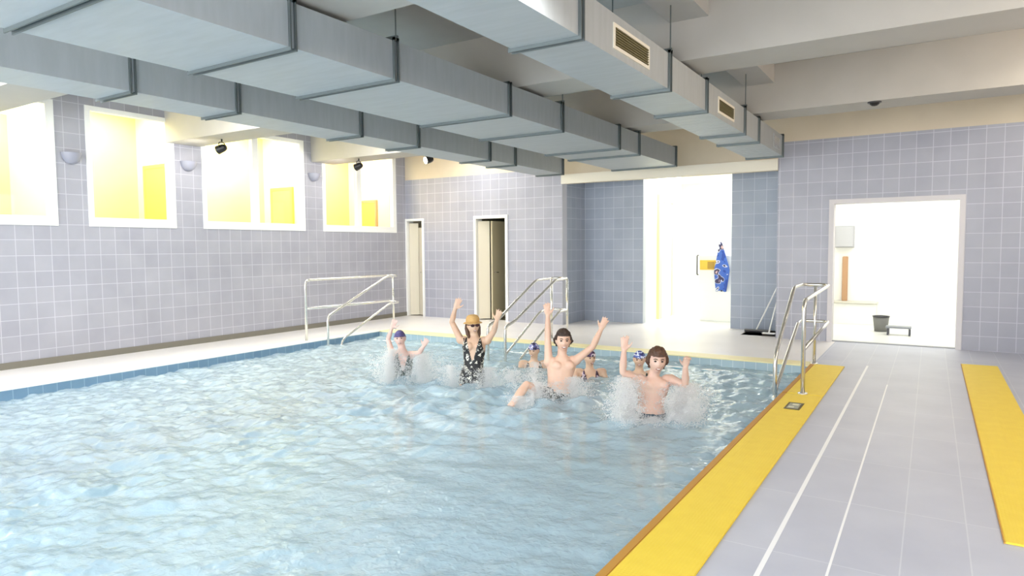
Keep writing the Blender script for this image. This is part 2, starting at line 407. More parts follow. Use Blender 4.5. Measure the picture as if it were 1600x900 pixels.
for y, zt, lb, mm in ((6.56, 2.95, 'yellow panel door seen through the second window', M_yeldoor), (9.20, 2.75, 'mustard panel door seen through the double window', mat('mustard_door_leaf', (224,206,110), .5)), (11.62, 2.62, 'yellow panel door seen through the farthest window', M_yeldoor)):
    t = thing('corridor_door', lb, 'door', (-11.25, y, .9), 'corridor doors')
    obj('door_leaf', B(-11.60, -11.05, y-.045, y-.005, .9, zt), mm, t)
    obj('door_frame', boxes((-11.66, -11.60, y-.05, y, .9, zt+.06), (-11.05, -10.99, y-.05, y, .9, zt+.06), (-11.60, -11.05, y-.05, y, zt, zt+.06)), M_trimwood if zt < 2.7 else M_yeldoor, t)
    bm = bmesh.new(); tube(bm, [(-11.12, y-.06, 1.95), (-11.12, y-.06, 2.05)], .012, 8); obj('door_handle', bm, M_steel, t)

# bowl-shaped wall lights on the piers, and the black spotlights under the beams
for y, z, lb in ((4.72, 2.92, 'blue-grey half bowl on the pier near the left edge'), (6.46, 2.98, 'blue-grey half bowl on the pier left of the double window'), (9.06, 3.02, 'blue-grey half bowl on the pier right of the double window')):
    bm = bmesh.new()
    prof = [(.13, 0), (.128, -.03), (.115, -.075), (.09, -.115), (.055, -.145), (.001, -.155)]
    lathe(bm, (XL+.005, y, z), prof, 20, -PI/2, PI/2)
    lathe(bm, (XL+.005, y, z), [(.118, 0), (.112, -.04), (.08, -.10), (.001, -.13)], 20, -PI/2, PI/2)
    lathe(bm, (XL+.005, y, z), [(.118, 0), (.13, 0)], 20, -PI/2, PI/2)
    t = thing('wall_bowl_light', lb, 'wall light', (XL, y, z), 'bowl lights on the piers')
    obj('light_bowl', bm, M_sconce, t, smooth=True)
    obj('mounting_plate', B(XL, XL+.012, y-.06, y+.06, z-.10, z-.005), M_sconce, t)
def spotlight(x, y, z, aim, label):
    t = thing('spotlight', label, 'spotlight', (x, y, z+.14), 'black spotlights under the beams')
    a = V(aim).normalized(); c = V((x, y, z))
    bm = bmesh.new(); tube(bm, [c-a*.075, c-a*.065, c-a*.03, c+a*.06, c+a*.075], [.025, .042, .058, .066, .068], 16); obj('lamp_head', bm, M_black, t, smooth=False)
    bm = bmesh.new(); tube(bm, [c+a*.076, c+a*.080], .058, 16); obj('lens', bm, M_lamp, t)
    s, _ = frame_of(a)
    bm = bmesh.new(); tube(bm, rounded([c+s*.072, c+s*.072+V((0,0,.08)), c+V((0,0,.10)), c-s*.072+V((0,0,.08)), c-s*.072], .02), .007, 8); tube(bm, [c+V((0,0,.09)), (x, y, 3.24)], .012, 8); obj('bracket', bm, M_black, t)
    return t
spotlight(-9.25, 6.40, 3.10, (-1, -.35, -.35), 'black spotlight under the beam left of the double window')
spotlight(-9.16, 9.20, 3.10, (-1, -.2, -.35), 'black spotlight in front of the orange window pane')
spotlight(-7.50, 9.24, 3.10, (-.4, -1, -.3), 'black spotlight right of the last window by the end wall')
t = thing('ceiling_sensor', 'small black dome sensor under the beam above the wide doorway', 'sensor', (-.62, 9.1, 3.24))
bm = bmesh.new(); lathe(bm, (-.62, 9.1, 3.24), [(.001, -.05), (.03, -.045), (.05, -.028), (.06, -.008), (.06, 0)], 18); obj('sensor_dome', bm, M_black, t, smooth=True)
bm = bmesh.new(); tube(bm, [(-.62, 9.1, 3.24), (-.62, 9.1, 3.228)], .075, 18); obj('sensor_base', bm, M_dark, t)

# ------------------------------------------------------------------ doors in the end walls
def door_frame(x0, x1, zt, y, wd, m, parent, dep=.24):
    return obj('door_frame', boxes((x0-wd, x0, y-.03, y+dep-.03, 0, zt+wd), (x1, x1+wd, y-.03, y+dep-.03, 0, zt+wd), (x0, x1, y-.03, y+dep-.03, zt, zt+wd)), m, parent)
d = thing('door_1', 'narrow white-framed niche with a beige folding door beside the corner', 'door', (-9.98, YB, 0)); d['kind'] = 'structure'
door_frame(D1[0], D1[1], D1[2], YB, .05, M_white, d)
obj('niche_back', boxes((D1[0]-.05, D1[1]+.05, YB+.65, YB+.7, 0, 2.3), (D1[0]-.05, D1[0], YB+.2, YB+.65, 0, 2.3), (D1[1], D1[1]+.05, YB+.2, YB+.65, 0, 2.3), (D1[0]-.05, D1[1]+.05, YB+.2, YB+.7, 2.2, 2.3), (D1[0]-.05, D1[1]+.05, YB+.2, YB+.7, -.05, 0)), M_beige, d)
def leaf(a, b, z0, z1, th=.03):
    bm = bmesh.new(); a, b = V((a[0], a[1], 0)), V((b[0], b[1], 0)); n = (b-a).normalized().cross(UP_)*th
    vs = [bm.verts.new(p + UP_*z) for z in (z0, z1) for p in (a, b, b+n, a+n)]
    for f in ((0,1,2,3), (4,5,6,7), (0,1,5,4), (1,2,6,5), (2,3,7,6), (3,0,4,7)): bm.faces.new([vs[q] for q in f])
    return bm
UP_ = V((0, 0, 1))
l = obj('door_leaf', leaf((D1[0]+.004, YB+.06), (D1[0]+.19, YB+.16), .02, 2.12), M_beige, d)
l = obj('door_leaf', leaf((D1[0]+.215, YB+.17), (D1[1]-.03, YB+.10), .02, 2.02), M_beige, d)
bm = bmesh.new(); tube(bm, rounded([(D1[0]+.27, YB+.13, 1.0), (D1[0]+.27, YB+.08, 1.0), (D1[0]+.32, YB+.07, 1.0)], .02), .009, 8); obj('door_handle', bm, M_steel, l)
d = thing('door_2', 'white-framed narrow doorway with a dark olive recess, left of the middle handrail', 'door', (-7.9, YB, 0)); d['kind'] = 'structure'
door_frame(D2[0], D2[1], D2[2], YB, .06, M_white, d)
obj('closet_shell', boxes((D2[0]-.05, D2[1]+.05, YB+1.1, YB+1.15, 0, 2.3), (D2[0]-.05, D2[0], YB+.2, YB+1.1, 0, 2.3), (D2[1], D2[1]+.05, YB+.2, YB+1.1, 0, 2.3), (D2[0]-.05, D2[1]+.05, YB+.2, YB+1.15, 2.2, 2.3), (D2[0]-.05, D2[1]+.05, YB+.2, YB+1.15, -.05, 0)), M_dkpanel, d)  # closet interior coloured dark olive all over
l = obj('door_leaf', B(D2[0]+.27, D2[0]+.31, YB+.14, YB+.80, .02, 2.12, bev=.004), mat('beige_door_leaf', (196,186,156), .5), d)
obj('side_panel', leaf((D2[0]+.004, YB+.05), (D2[0]+.20, YB+.20), .02, 2.12), M_beige, d)
bm = bmesh.new(); tube(bm, rounded([(D2[0]+.31, YB+.20, 1.02), (D2[0]+.36, YB+.20, 1.02), (D2[0]+.36, YB+.30, 1.02)], .02), .01, 8); obj('door_handle', bm, M_steel, l)
d = thing('door_3', 'wide pale-framed doorway to a brightly lit white room at right', 'door', (-.5, YB, 0)); d['kind'] = 'structure'
door_frame(D3[0], D3[1], D3[2], YB, .07, M_greyframe, d)
obj('threshold', B(D3[0], D3[1], YB+.05, YB+.14, -.01, .012), mat('grey_threshold', (150,152,156), .5), d)

# bright changing room behind the alcove opening
struct('floor_changing', B(-5.4, -1.9, YA+.15, 18.9, -.2, 0), M_roomfloor, 'white floor of the changing area')
struct('wall_changing', boxes((-7.2, -1.9, 18.8, 18.9, 0, 3.3), (-2.0, -1.9, YA+.15, 18.8, 0, 3.3), (-5.0, -4.96, YA+.15, 15.3, 0, 3.3), (-7.2, -5.0, 15.2, 15.3, 0, 3.3), (-7.2, -7.1, 15.3, 18.8, 0, 3.3)), M_roomwhite, 'white walls of the changing area')
struct('floor_changing_rear', B(-7.2, -5.4, 15.2, 18.9, -.2, 0), M_roomfloor, 'white floor deeper in the changing area')
struct('ceiling_changing', B(-7.2, -1.9, YA+.15, 18.9, 3.3, 3.4), M_roomwhite, 'white ceiling of the changing area')
t = thing('yellow_door', 'white door with a yellow frame in the bright room behind the alcove', 'door', (-4.95, 14.2, 0))
obj('door_frame', boxes((-4.965, -4.90, 13.70, 13.88, 0, 2.66), (-4.965, -4.90, 14.55, 14.78, 0, 2.66), (-4.965, -4.90, 13.88, 14.55, 2.50, 2.66)), mat('lemon_frame', (250,246,178), .5), t)
l = obj('door_leaf', B(-4.965, -4.93, 13.88, 14.55, .01, 2.50), M_roomwhite, t)
bm = bmesh.new(); tube(bm, rounded([(-4.93, 14.46, 1.05), (-4.89, 14.46, 1.05), (-4.89, 14.34, 1.05)], .02), .012, 8); obj('door_handle', bm, M_steel, l)
t = thing('low_partition', 'low white partition with a yellow band in the bright opening', 'partition', (-3.75, 13.85, 0))
obj('partition_panel', B(-4.08, -3.0, 13.80, 13.92, 0, 1.33, bev=.008), M_roomwhite, t)
obj('partition_cap', B(-4.09, -2.99, 13.79, 13.93, 1.33, 1.36, bev=.005), M_white, t)
obj('yellow_band', B(-4.06, -3.66, 13.775, 13.80, 1.06, 1.26, bev=.004), mat('yellow_sign_band', (246,206,70), .5), t)
obj('ochre_label', B(-3.90, -3.76, 13.768, 13.775, 1.08, 1.23), mat('ochre_label', (190,150,50), .5), t)
bm = bmesh.new(); tube(bm, rounded([(-4.10, 13.80, 1.36), (-4.10, 13.72, 1.36), (-4.10, 13.72, .96), (-4.10, 13.80, .96)], .03), .014, 10)
tag(obj('grab_handle', bm, M_dark, None, True), 'thin dark upright grab handle on the low partition', 'handle')
# towel hanging from a hook on a pole behind
t = thing('coat_hook', 'small steel hook rail above the hanging blue towel', 'hook', (-3.58, 13.80, 1.60))
obj('hook_plate', B(-3.70, -3.30, 13.93, 13.95, 1.36, 1.70), M_white, t)
bm = bmesh.new(); tube(bm, rounded([(-3.60, 13.93, 1.64), (-3.60, 13.72, 1.64), (-3.60, 13.72, 1.68)], .02), .009, 8); obj('hook', bm, M_steel, t)
M_towel = pattern_mat('blue_towel', [(52,82,168), (72,110,196), (206,210,228), (60,56,92), (214,180,172)], 7, [.40, .56, .60, .70])
bm = bmesh.new(); nu, nv = 22, 26; rows = []
for j in range(nv+1):
    v = j/nv; z = 1.63 - .98*v; wd = .05 + .21*min(1, v*1.7)*(1 - .45*max(0, v-.55)/.45)
    rr = []
    for k in range(nu):
        a = 2*PI*k/nu; fold = 1 + .22*math.cos(5*a+1.5*v) * min(1, v*2)
        rr.append(bm.verts.new((-3.62 + .05*v - .07*max(0, v-.6) + math.cos(a)*wd*.55*fold, 13.70 + math.sin(a)*(.028+.02*v)*fold, z + .03*math.sin(3*a)*v)))
    rows.append(rr)
for q0, q1 in zip(rows, rows[1:]):
    for k in range(nu): bm.faces.new((q0[k], q0[(k+1) % nu], q1[(k+1) % nu], q1[k]))
bm.faces.new(rows[0]); bm.faces.new(rows[-1][::-1])
tag(obj('towel', bm, M_towel, None, True), 'blue patterned towel hanging in the bright opening', 'towel')

# bright room behind the right doorway
struct('floor_washroom', B(-2.8, 2.6, YB+.2, 15.5, -.2, 0), M_roomfloor, 'pale floor of the bright room at right')
struct('wall_washroom', boxes((-1.85, 2.6, 15.0, 15.1, 0, 3), (2.5, 2.6, YB+.2, 15.0, 0, 3), (-1.88, -1.85, YB+.2, 15.1, 0, 3)), M_roomwhite, 'white walls of the bright room at right')
struct('ceiling_washroom', B(-1.88, 2.6, YB+.2, 15.1, 3, 3.1), M_roomwhite, 'white ceiling of the bright room at right')
t = thing('wall_cabinet', 'square grey cabinet on the white wall inside the right doorway', 'cabinet', (-1.45, 15.0, 1.5))
obj('cabinet_body', B(-1.66, -1.31, 14.86, 15.0, 1.50, 1.93, bev=.006), mat('grey_cabinet', (178,178,180), .5), t)
obj('cabinet_door', B(-1.645, -1.325, 14.845, 14.86, 1.515, 1.915, bev=.004), mat('grey_cabinet_front', (186,186,188), .45), t)
tag(obj('wooden_post', B(-1.52, -1.42, 14.93, 15.0, .42, 1.32, bev=.01), M_trimwood), 'brown wooden strip standing on the white bench block', 'post')
t = thing('tiled_bench', 'low white bench block along the rear wall of the bright room', 'bench', (-1.3, 14.8, 0))
obj('bench_base', B(-1.84, -.90, 14.55, 14.99, 0, .40, bev=.005), M_roomwhite, t)
obj('bench_top', B(-1.84, -.87, 14.52, 14.99, .40, .425, bev=.005), mat('bench_top_grey', (200,198,186), .5), t)
for (x, y, s, lb) in ((-.74, 13.6, .13, 'small dark bin standing on the floor of the bright room'),):
    t = thing('waste_bin', lb, 'bin', (x, y, 0))
    bm = bmesh.new(); lathe(bm, (x, y, 0), [(.001, 0), (s*.8, 0), (s, .26), (s*.9, .26), (s*.75, .02), (.001, .02)], 18); obj('bin_body', bm, mat('bin_grey', (120,120,116), .5), t, True)
    bm = bmesh.new(); lathe(bm, (x, y, 0), [(s, .255), (s*1.06, .262), (s*1.06, .278), (s*.9, .27)], 18); obj('bin_rim', bm, M_dark, t)
t = thing('step_stool', 'low grey step stool on the floor at the right of the bright doorway', 'stool', (-.45, 13.2, 0))
obj('stool_top', B(-.64, -.26, 13.05, 13.30, .12, .15, bev=.006), mat('stool_grey', (140,144,148), .5), t)
for sx in (-.62, -.30):
    for sy in (13.07, 13.26): obj('leg', B(sx, sx+.03, sy, sy+.03, 0, .12), M_dark, t)

# brooms leaning in the alcove corner
def broom(base, top, wd, label, head_m):
    t = thing('broom', label, 'broom', base)
    b_, t_ = V(base), V(top); bm = bmesh.new(); tube(bm, [b_+V((0,0,.05)), t_], .013, 8); obj('handle', bm, M_white, t)
    obj('brush_head', B(b_.x-wd/2, b_.x+wd/2, b_.y-.035, b_.y+.035, .03, .055, bev=.008), head_m, t)
    bm = bmesh.new()
    for k in range(int(wd/.018)):
        x = b_.x - wd/2 + .012 + k*.018
        for yy in (-.022, 0, .022): tube(bm, [(x, b_.y+yy, .036), (x+random.uniform(-.004, .004), b_.y+yy*1.3, .001)], .006, 5)
    obj('bristles', bm, M_dark, t)
broom((-2.62, 12.38, 0), (-2.21, 12.30, .95), .42, 'broom with a wide grey head leaning in the alcove corner', mat('broom_grey', (120,120,118), .6))
broom((-2.34, 12.02, 0), (-2.20, 12.06, .70), .22, 'broom with a small cream head beside the wide grey one', M_white)

# ------------------------------------------------------------------ deck: mats, plate, painted lines
def yellow_mat(y0, y1, x0, x1, label, grp, edge_left):
    t = thing('yellow_mat', label, 'mat', ((x0+x1)/2, (y0+y1)/2, 0), grp)
    obj('mat_surface', B(x0, x1, y0, y1, .001, .012, bev=.003), M_yellow, t)
    bm = B(x0-.05, x0, y0, y1, -.02, .014, bev=.004) if edge_left else B(x0-.006, x0, y0, y1, .001, .010)
    obj('mat_edge', bm, M_edge, t)
yellow_mat(.2, 7.36, -1.25, -.90, 'long yellow studded mat along the near pool edge', 'yellow mats', True)
yellow_mat(7.40, 9.36, -1.25, -.90, 'short yellow studded mat under the right handrail', 'yellow mats', True)
yellow_mat(4.2, 10.3, .36, .74, 'yellow studded mat at the right edge of the deck', 'yellow mats', False)
t = thing('floor_plate', 'small dark-framed sign plate set on the long yellow mat', 'plate', (-1.08, 6.78, .012))
obj('plate_frame', boxes((-1.15, -1.01, 6.63, 6.93, .012, .016), bev=.001), mat('plate_dark', (96,84,40), .5), t)
obj('plate_face', B(-1.13, -1.03, 6.67, 6.89, .016, .018), mat('plate_grey', (158,160,146), .5), t)
M_pp = mat('plate_pale', (216,214,190), .5)
obj('plate_mark', B(-1.12, -1.07, 6.69, 6.74, .018, .0192), M_pp, t); obj('plate_mark', B(-1.10, -1.045, 6.80, 6.86, .018, .0192), M_pp, t)
tag(obj('painted_line', B(-.672, -.648, .2, 9.6, .0, .0015), M_line), 'broad white line painted on the deck beside the yellow mat', 'line', 'painted deck lines')
tag(obj('painted_line', B(-.386, -.374, .2, 8.4, .0, .0012), M_line), 'thin faint white line on the deck, right of the broad one', 'line', 'painted deck lines')

# ------------------------------------------------------------------ stainless handrails
RR = .021
def rail_part(t, name, pts, r=RR, rd=.09):
    bm = bmesh.new(); tube(bm, rounded(pts, rd), r, 12); return obj(name, bm, M_steel, t, True)
def flange_foot(t, x, y, z=0.0):
    bm = bmesh.new(); lathe(bm, (x, y, z), [(.001, .012), (.045, .010), (.05, .002), (.05, 0)], 16); obj('foot_plate', bm, M_steel, t, True)
# left set: deck guard plus stair rail
t = thing('handrail', 'steel handrail and guard at the far left pool corner', 'handrail', (-8.8, 8.6, 0), 'steel pool handrails')
gx, sx = -8.86, -8.62
rail_part(t, 'guard_rail', [(gx, 7.60, 0), (gx, 7.60, 1.03), (gx, 9.63, 1.03), (sx, 9.63, 1.03), (sx, 9.32, 1.03), (sx, 7.85, .41), (sx, 7.85, -.9)])
rail_part(t, 'lower_rail', [(gx, 7.60, .55), (gx, 9.66, .54), (sx, 9.66, .52), (sx, 9.38, .52), (sx, 8.18, -.02), (sx, 8.0, -.5)], .019)
rail_part(t, 'post', [(-8.74, 9.62, 0), (-8.74, 9.62, 1.02)], .02)
flange_foot(t, gx, 7.60); flange_foot(t, -8.74, 9.62)
# middle set: double stair rail
t = thing('handrail', 'double steel stair rail in the middle of the far pool edge', 'handrail', (-5.3, 9.8, 0), 'steel pool handrails')
for x, dy in ((-5.15, 0), (-5.45, -.10)):
    rail_part(t, 'stair_rail', [(-5.30, 9.95, 1.03), (x, 9.95, 1.03), (x, 9.52+dy, 1.02), (x, 8.25, .47), (x, 8.0, .42), (x, 8.0, -.98)])
    rail_part(t, 'lower_rail', [(-5.30, 9.97, .50), (x, 9.97, .50), (x, 9.66+dy, .50), (x, 8.50, -.06), (x, 8.2, -.25)], .019)
rail_part(t, 'post', [(-5.15, 9.93, 0), (-5.15, 9.93, 1.02)], .02); flange_foot(t, -5.15, 9.93)
rail_part(t, 'post', [(-5.45, 9.93, 0), (-5.45, 9.93, 1.02)], .02); flange_foot(t, -5.45, 9.93)
# right set: deck guard plus stair rail
t = thing('handrail', 'steel handrail at the right pool corner over the short yellow mat', 'handrail', (-1.2, 8.4, 0), 'steel pool handrails')
gx, sx = -1.10, -1.42
rail_part(t, 'guard_rail', [(gx, 7.41, .012), (gx, 7.41, .98), (gx, 9.38, 1.04), (sx, 9.38, 1.04), (sx, 8.78, 1.04), (sx, 7.66, .34), (sx, 7.66, -.95)], .022, .12)
rail_part(t, 'lower_rail', [(gx, 7.42, .47), (gx, 9.38, .57), (sx, 9.38, .57), (sx, 9.12, .57), (sx, 7.74, -.02), (sx, 7.60, -.15)], .02)
rail_part(t, 'post', [(-1.26, 9.38, .02), (-1.26, 9.38, 1.03)], .02)
flange_foot(t, gx, 7.41, .012); flange_foot(t, -1.26, 9.38, .013)

# ------------------------------------------------------------------ pool water
SW = [(-5.62, 6.34), (-4.68, 6.53), (-3.5, 6.5), (-2.26, 6.08), (-3.66, 5.75)]
rng = np.random.default_rng(5)
nx, ny = 340, 520
xs = np.linspace(PX0+.002, PX1-.002, nx); ys = np.linspace(PY0+.002, PY1-.002, ny)
Xg, Yg = np.meshgrid(xs, ys); H = np.zeros_like(Xg)
for k in range(110):
    lam = float(np.exp(rng.uniform(np.log(.07), np.log(.8)))); th = math.radians(122) + rng.normal(0, .75)
    amp = .0031*lam**.66 * rng.uniform(.5, 1.2)
    ph = rng.uniform(0, 2*PI); kx, ky = 2*PI/lam*np.cos(th), 2*PI/lam*np.sin(th)
    s = np.sin(kx*Xg + ky*Yg + ph + .7*np.sin(1.3*Xg+ph) + .6*np.sin(.9*Yg+2*ph)); H += amp*(s + .35*(1-np.abs(s)) - .2)
H *= .45 + 1.0*np.clip((np.hypot((Xg+2.6)/1.7, (Yg-3.4)/2.2) - .35)/1.1, 0, 1)
for (cx, cy) in SW:
    r = np.hypot(Xg-cx, Yg-cy); H += .035*np.exp(-(r/.55)**2)*np.sin(r*13+cx) + .016*np.exp(-r/1.2)*np.sin(r*17)
H -= H.mean(); H = np.clip(H, -.075, .075)
co = np.stack([Xg, Yg, WZ+H], -1).reshape(-1, 3)
ii = (np.arange(ny-1)[:, None]*nx + np.arange(nx-1)[None, :]).reshape(-1)
fc = np.stack([ii, ii+1, ii+nx+1, ii+nx], -1)
me = bpy.data.meshes.new('pool_water'); me.from_pydata(co.tolist(), [], fc.tolist())
o = obj('pool_water', me, M_water, None, True); tag(o, 'rippling pale blue water filling the pool', 'water', kind='stuff')

# ------------------------------------------------------------------ people
FWD = V((-.532, .847, 0)); RIGHT = V((.847, .532, 0)); UP = V((0,0,1)); FACE = -FWD

def seg_dist(p, a, b):
    ab = b-a; t = max(0, min(1, (p-a).dot(ab)/ab.length_squared)); return (p-(a+ab*t)).length, t

def head_mesh(bm, c, ax, k):
    """ax = (right, face, up) rows; k = head height / .235"""
    R_ = Matrix(ax).transposed(); ret = bmesh.ops.create_uvsphere(bm, u_segments=40, v_segments=28, radius=1)
    for v in ret['verts']:
        x, y, z = v.co
        w = .078 - (.018*max(0, -z-.1))                     # narrower jaw
        X = x*w; Y = y*(.098 if y < 0 else .088); Z = z*.118
        if z < -.15 and y > 0: Y *= 1 - .10*(-z-.15); 
        if y > .2:
            Z_ = Z; fx = X/.078
            nose = math.exp(-(X/.013)**2) * max(0, 1-abs((Z_+.012)/.034)) * (.55 + .45*(-(Z_+.012)/.034))
            Y += .030*max(0, nose)
            Y += .006*math.exp(-((Z_-.032)/.010)**2)*math.exp(-(X/.05)**2)      # brow
            for s in (-1, 1):
                Y -= .012*math.exp(-((X-s*.032)/.017)**2 - ((Z_-.012)/.013)**2)  # eye sockets
                Y += .006*math.exp(-((X-s*.040)/.020)**2 - ((Z_+.022)/.018)**2)  # cheeks
            Y += .007*math.exp(-(X/.024)**2 - ((Z_+.060)/.012)**2)              # lips
            Y += .009*math.exp(-(X/.025)**2 - ((Z_+.095)/.016)**2)              # chin
        v.co = V(c) + R_ @ V((X, Y, Z))*k
    for s in (-1, 1):
        ellipsoid(bm, V(c)+R_ @ V((s*.080, -.010, -.004))*k, (.010*k, .020*k, .031*k), ax, 10, 8)

def hand(bm, w, tip, palm_n, k, thumb_side, curl=0.0):
    """open hand from wrist w towards tip; palm faces palm_n; curl 0 open .. 1 fist"""
    d = (tip-w); ln = d.length; d.normalize(); n = (V(palm_n) - d*V(palm_n).dot(d)).normalized(); s = d.cross(n).normalized()*thumb_side
    L = .19*k
    tube(bm, [w-d*.01, w+d*L*.12, w+d*L*.30, w+d*L*.48], [.026*k, .034*k, .043*k, .040*k], 12, side=s, flat=.42, round_ends=True)
    for q, (o, fl, sp) in enumerate(((.030, .42, .16), (.010, .48, .05), (-.011, .45, -.06), (-.031, .34, -.19))):
        b = w + d*L*.44 + s*o*k
        fd = (d + s*sp).normalized(); pts = [b]; p = b; ang = .12 + curl*.9
        for m in range(3):
            a = ang*(m+.6)
            p = p + (fd*math.cos(a) + n*math.sin(a))*L*fl*(.42, .33, .25)[m]; pts.append(p)
        tube(bm, pts, [.0105*k, .0098*k, .0090*k, .0076*k], 8, round_ends=True)
    b = w + d*L*.14 + s*.030*k
    td = (d*.75 + s*.75 + n*.2).normalized(); pts = [b, b+td*L*.19, b+td*L*.19+(td+d*.5+n*curl*.6).normalized()*L*.17, b+td*L*.19+(td+d*.5+n*curl*.6).normalized()*L*.29]
    tube(bm, pts, [.0145*k, .0125*k, .0110*k, .0085*k], 8, round_ends=True)

def remesh(bm, size, smooth_it=6):
    me = bpy.data.meshes.new('tmp'); bmesh.ops.recalc_face_normals(bm, faces=bm.faces[:]); bm.to_mesh(me); bm.free()
    o = bpy.data.objects.new('tmp', me); C.objects.link(o)
    r = o.modifiers.new('r', 'REMESH'); r.mode = 'VOXEL'; r.voxel_size = size
    s = o.modifiers.new('s', 'SMOOTH'); s.factor = .5; s.iterations = smooth_it
    dg = bpy.context.evaluated_depsgraph_get(); out = bpy.data.meshes.new_from_object(o.evaluated_get(dg))
    bpy.data.objects.remove(o); return out

def shell(body, keep, off, name, m, parent, jitter=0, sink=.004):
    """cloth or hair: the faces of the body for which keep(centre, normal) holds, lifted and given thickness"""
    bm = bmesh.new(); bm.from_mesh(body)
    dead = [f for f in bm.faces if not keep(f.calc_center_median(), f.normal)]
    bmesh.ops.delete(bm, geom=dead, context='FACES')
    if not bm.faces: bm.free(); return None
    bm.normal_update()
    dup = {}
    top = bm.verts[:]
    nor = {v: v.normal.copy() for v in top}
    lo = bmesh.ops.duplicate(bm, geom=bm.faces[:]+bm.edges[:]+bm.verts[:])
    vmap = lo['vert_map']
    bnd = [e for e in bm.edges if e.is_valid and e.is_boundary and e.verts[0] in nor and e.verts[1] in nor]
    for v in top:
        j = jitter*noise.noise(v.co*60) if jitter else 0
        w = vmap[v]; v.co += nor[v]*(off+j); w.co -= nor[v]*sink
    for e in bnd:
        a, b = e.verts
        try: bm.faces.new((a, b, vmap[b], vmap[a]))
        except ValueError: pass
    return obj(name, bm, m, parent, True)

